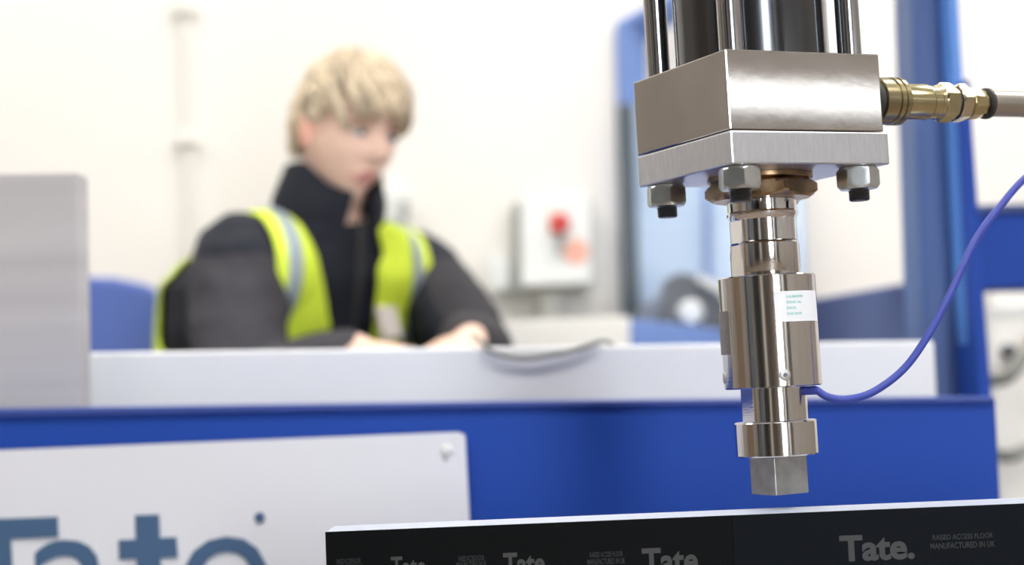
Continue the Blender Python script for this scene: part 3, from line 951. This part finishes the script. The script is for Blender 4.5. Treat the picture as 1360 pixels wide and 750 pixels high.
def hand(bm, W_, fwd, side, curl, spread):
    """palm and five fingers; fwd = pointing direction, side = thumb side"""
    f = fwd.normalized(); s_ = (side - f * side.dot(f)).normalized(); dn = f.cross(s_)
    if dn.z > 0:
        dn = -dn
    pc = W_ + f * .045
    mtx = Matrix((f, s_, -dn)).transposed()
    ellipsoid(pc, (.052, .040, .016), bm, mtx, 24, 16)
    ellipsoid(pc + f * .01, (.045, .038, .014), bm, mtx, 24, 16)
    tube([W_ - f * .03, W_, W_ + f * .02], [.024, .024, .022], 14, bm)
    for k, (off, ln) in enumerate(((.028, .070), (.010, .080), (-.009, .074), (-.026, .058))):
        base = pc + f * .034 + s_ * off
        d1 = (f + s_ * spread * off * 8 + dn * curl * .5).normalized()
        d2 = (f * (1 - curl * .5) + dn * curl * 1.2).normalized()
        d3 = (f * (1 - curl) + dn * curl * 1.8).normalized()
        a_ = base; b_ = a_ + d1 * ln * .45; c_ = b_ + d2 * ln * .32; e_ = c_ + d3 * ln * .23
        tube([a_ - f * .012, a_, b_, c_, e_], [.0095, .0095, .0088, .0080, .0070], 12, bm)
    a_ = W_ + f * .022 + s_ * .024
    d = (f * .75 + s_ * .75 + dn * .25).normalized()
    b_ = a_ + d * .032; c_ = b_ + (f * .9 + s_ * .3 + dn * .35).normalized() * .030; e_ = c_ + (f * .9 + dn * .4).normalized() * .022
    tube([a_, b_, c_, e_], [.0125, .0108, .0095, .0080], 12, bm)


hand(body, WRR, Vector((.12, -.98, -.06)), Vector((1, .1, .0)), .45, .5)
hand(body, WRL, Vector((-.80, -.35, -.18)), Vector((-.4, .9, 0)), .55, .5)
body = voxel(body, .0040, 3, .5)
HMI = HM.inverted()
for f in body.faces:
    c = HMI @ f.calc_center_median()
    if c.y < -.055 and abs(c.x) / .027 + abs(c.z + .0640) / .015 < 1.0:
        f.material_index = 1
    elif abs(c.x) > .074 and abs(c.y - .012) < .03 and abs(c.z + .006) < .035:
        f.material_index = 2
    f.smooth = True
link('body', body, [M['skin'], M['lip'], M['blush']], man, smooth='keep')

for s in (-1, 1):
    eb = bmesh.new()
    c = Vector((s * .031, -.0745, .010))
    bmesh.ops.create_uvsphere(eb, u_segments=24, v_segments=20, radius=.0125)
    for f in eb.faces:
        q = f.calc_center_median()
        if q.z > .0005:
            f.material_index = 2
        elif q.y < 0 and math.hypot(q.x, q.z + .003) < .0062:
            f.material_index = 1
    bmesh.ops.transform(eb, matrix=HM @ Matrix.Translation(c), verts=eb.verts[:])
    link('eye', eb, [M['eye'], M['iris'], M['skin']], man, smooth='keep')
    eb = tube([HM @ Vector(q) for q in ((s * .014, -.0985, .030), (s * .026, -.0975, .036), (s * .040, -.0900, .036), (s * .050, -.080, .030))], [.003, .0042, .004, .002], 8)
    link('eyebrow', eb, M['brow'], man, smooth=True)
    eb = tube([HM @ Vector(q) for q in ((s * .018, -.0880, .012), (s * .026, -.0925, .0165), (s * .036, -.0910, .0165), (s * .045, -.0830, .011))], [.0015, .0026, .0026, .0015], 8)
    link('upper_eyelid', eb, M['brow'], man, smooth=True)


# hair: a full cap with a side-swept fringe plus locks
def hair_line(az):
    """lowest head-z (fraction) that carries hair; az = 0 front, pi back"""
    a_ = abs(az)
    front = .50 if az > 0 else .58
    if a_ < R(50):
        return front - .10 * ss(R(0), R(45), a_)
    if a_ < R(95):
        return front - .10 - (front - .10 - .20) * ss(R(50), R(75), a_)
    return 0.20 - .46 * ss(R(95), R(135), a_)


hb = bmesh.new()
nu, nv = 120, 60
rows_o, rows_i = [], []
for j in range(nv + 1):
    ro, ri = [], []
    for i in range(nu):
        az = -math.pi + 2 * math.pi * i / nu
        zl = hair_line(az)
        t0_, t1_ = .0, math.acos(zl)
        t = t1_ * j / nv
        d = Vector((math.sin(t) * math.sin(az), -math.sin(t) * math.cos(az), math.cos(t)))
        p = head_point(d)
        nn = noise.noise(Vector((d.x * 4, d.y * 4, d.z * 3))) * .5 + noise.noise(Vector((az * 9, d.z * 2, 3))) * .5
        vol = .006 + .010 * max(0, d.z) + .005 * nn
        vol *= .30 + .70 * ss(0, .22, 1 - j / nv)
        if abs(az) < R(60):
            vol += .003 * ss(.2, .8, j / nv) * (1 - abs(az) / R(60))
        ro.append(hb.verts.new(p + d * vol)); ri.append(hb.verts.new(p - d * .004))
    rows_o.append(ro); rows_i.append(ri)
for rows, fl in ((rows_o, False), (rows_i, True)):
    for a_, b_ in zip(rows, rows[1:]):
        for i in range(nu):
            k = (i + 1) % nu
            q = (a_[i], b_[i], b_[k], a_[k])
            hb.faces.new(q[::-1] if fl else q)
for i in range(nu):
    k = (i + 1) % nu
    hb.faces.new((rows_o[-1][i], rows_i[-1][i], rows_i[-1][k], rows_o[-1][k]))
bmesh.ops.remove_doubles(hb, verts=hb.verts[:], dist=1e-5)
for k in range(520):
    az = random.uniform(-math.pi, math.pi)
    fr = abs(az) < R(62)
    zl = hair_line(az)
    t = math.acos(zl) * (random.uniform(.45, .98) if random.random() < .7 else random.uniform(.1, .6))
    pts = []
    drop = random.uniform(.25, .50) * (1.15 if fr else .8)
    lift = random.uniform(.012, .024) + (.008 if t < .8 else 0)
    sweep = (.35 if fr else .1) + random.uniform(-.15, .15)
    for q in range(6):
        s_ = q / 5
        tt = min(t + drop * s_, math.acos(zl) + (.30 if fr else .12))
        aa = az + sweep * s_
        d = Vector((math.sin(tt) * math.sin(aa), -math.sin(tt) * math.cos(aa), math.cos(tt)))
        pts.append(head_point(d) + d * (.003 + .75 * lift * math.sin(math.pi * (.25 + .6 * s_))))
    tube(pts, [.0040, .0052, .0050, .0042, .0030, .0014], 6, hb, caps=False)
bmesh.ops.transform(hb, matrix=HM, verts=hb.verts[:])
link('hair', hb, M['hair'], man, smooth='keep2')

# jacket: torso + sleeves + collar
jk = loft(SECT[:-1], .022)
tube([SHR + Vector((.0, .0, -.005)), Vector((0, -.125, .905)), SHL + Vector((0, 0, -.005))], [.072, .062, .070], 24, jk)
tube([SHR + Vector((-.005, 0, .0)), SHR.lerp(ELR, .5) + Vector((-.012, .01, 0)), ELR + Vector((-.01, .01, 0))], [.078, .076, .066], 24, jk)
tube([ELR, ELR.lerp(WRR, .5), ELR.lerp(WRR, .93)], [.064, .052, .040], 24, jk)
tube([SHL, SHL.lerp(ELL, .5), ELL], [.076, .074, .066], 24, jk)
tube([ELL, ELL.lerp(WRL, .5), ELL.lerp(WRL, .93)], [.066, .056, .040], 24, jk)
for v in jk.verts:      # soft folds
    n_ = noise.noise(v.co * 14) * .006
    v.co += v.co.normalized() * n_
jk = voxel(jk, .006, 4, .5)
for v in jk.verts:
    k_ = noise.noise(Vector((v.co.x * 16, v.co.y * 16, v.co.z * 26))) * .005 + noise.noise(v.co * 40) * .002
    v.co += v.normal * k_


def seg_d(p, a_, b_):
    ab = b_ - a_; t_ = max(0, min(1, (p - a_).dot(ab) / ab.length_squared))
    return (p - (a_ + ab * t_)).length


for f in jk.faces:
    c = f.calc_center_median()
    arm = min(seg_d(c, SHR, ELR), seg_d(c, ELR, WRR), seg_d(c, SHL, ELL), seg_d(c, ELL, WRL))
    if arm < .090 and c.z < .905 - .1 * max(0, .19 - abs(c.x)) and abs(c.x) > .13 or c.y < -.30:
        f.material_index = 1
    f.smooth = True
link('jacket', jk, [M['navy_cloth'], M['char_cloth']], man, smooth='keep')
# stand-up collar, open at the front
cb_ = bmesh.new()
cols = []
nC = 48
for k in range(nC + 1):
    a_ = R(-90 + 14) + (R(360 - 28)) * k / nC      # starts beside the front
    c_, s_ = math.cos(a_), math.sin(a_)
    fr = ss(-.2, -1, s_)
    base = Vector((c_ * .088, -.130 + s_ * .082, .940))
    top = Vector((c_ * .072, -.160 + s_ * .076 - .006 * fr, 1.055 - .052 * fr))
    mid = base.lerp(top, .55) + Vector((c_, s_, 0)) * .006
    o_ = Vector((c_, s_, 0)) * .006
    cols.append([cb_.verts.new(q) for q in (base + o_, mid + o_, top + o_ * .5, top - o_ * .5, mid - o_, base - o_)])
for A, B in zip(cols, cols[1:]):
    for i in range(6):
        j = (i + 1) % 6
        cb_.faces.new((A[i], A[j], B[j], B[i]))
cb_.faces.new(cols[0]); cb_.faces.new(cols[-1][::-1])
link('collar', cb_, M['navy_cloth'], man, smooth=True)
link('zip', tube([(0.0, -.232, .955), (.0, -.226, .88), (0, -.205, .80), (0, -.165, .70)], .0035, 8), M['rubber'], man, smooth=True)

# vest: shell over torso, cut by front opening and arm holes
vs_ = loft(SECT[:-1], .034)
tube([SHR + Vector((.03, .0, -.005)), Vector((0, -.125, .910)), SHL + Vector((-.03, 0, -.005))], [.088, .076, .086], 24, vs_)
vs_ = voxel(vs_, .006, 6, .5)


def in_vest(c):
    ax = abs(c.x)
    cy = -.14 + (.955 - c.z) * .45
    front = c.y < cy
    if c.z > .985 or c.z < .50:
        return False
    # neck hole
    if math.hypot(c.x / .105, (c.y + .135) / .10) < 1 and c.z > .90:
        return False
    # arm holes
    if c.z > .68 and ax > (.172 - (.02 if c.z > .84 else 0) if c.y < .0 else .21):
        return False
    if front:
        w_ = .020 + (c.z - .74) * .36 if c.x < 0 else .030 + max(0, .93 - c.z) * .10
        if ax < max(.018, w_):
            return False
    return True


def in_band(c):
    ax = abs(c.x)
    return .112 < ax < .136


bnd = vs_.copy()
for b__, test in ((vs_, lambda c: in_vest(c)), (bnd, lambda c: in_vest(c) and in_band(c))):
    dead = [f for f in b__.faces if not test(f.calc_center_median())]
    bmesh.ops.delete(b__, geom=dead, context='FACES')
    for f in b__.faces:
        f.smooth = True
for b__ in (vs_, bnd):
    for _ in range(14):
        new = {}
        for v in b__.verts:
            nb = [e.other_vert(v) for e in v.link_edges if e.is_boundary]
            if len(nb) == 2:
                new[v] = v.co * .5 + (nb[0].co + nb[1].co) * .25
        for v, c in new.items():
            v.co = c
for v in bnd.verts:
    v.co += v.normal * .005
v_o = link('hi_vis_vest', vs_, M['hi_vis'], man, smooth='keep')
sd = v_o.modifiers.new('cloth', 'SOLIDIFY'); sd.thickness = .004; sd.offset = 0
link('reflective_band', bnd, M['reflective'], v_o, smooth='keep')
link('badge', BX(-.02, .02, -.004, .004, -.028, .028), M['badge'], man, bevel=.004,
     local=Matrix.Translation((.055, -.222, .80)) @ Matrix.Rotation(R(-18), 4, 'X'))
tr = bmesh.new()
for s in (-1, 1):
    tube([(s * .09, .05, .535), (s * .11, -.18, .545), (s * .11, -.36, .54)], [.10, .09, .07], 18, tr)
    tube([(s * .11, -.365, .535), (s * .11, -.34, .30), (s * .11, -.32, .10)], [.07, .066, .060], 18, tr)
ellipsoid((0, .05, .53), (.18, .14, .10), tr)
tr = voxel(tr, .01, 3)
link('trousers', tr, M['trouser'], man, smooth=True)
for s in (-1, 1):
    b_ = bmesh.new()
    ellipsoid((s * .11, -.385, .045), (.047, .135, .045), b_)
    ellipsoid((s * .11, -.32, .09), (.048, .055, .07), b_)
    for v in b_.verts:
        v.co.z = max(v.co.z, .002)
    link('boot', b_, M['shoe'], man, smooth=True)
st_ = empty('work_stool', mw=PO @ Matrix.Translation((0, .05, 0)))
tag(st_, 'round black stool the man in the hi-vis vest sits on', 'stool')
link('seat', lathe([(.16, .36), (.18, .37), (.18, .41), (.165, .425)], 40), M['chair_black'], st_, smooth=True)
link('pole', lathe([(.025, .03), (.025, .36)], 20), M['box_dark'], st_, smooth=True)
link('base', lathe([(.15, 0), (.15, .015), (.05, .03)], 40), M['box_dark'], st_, smooth=True)
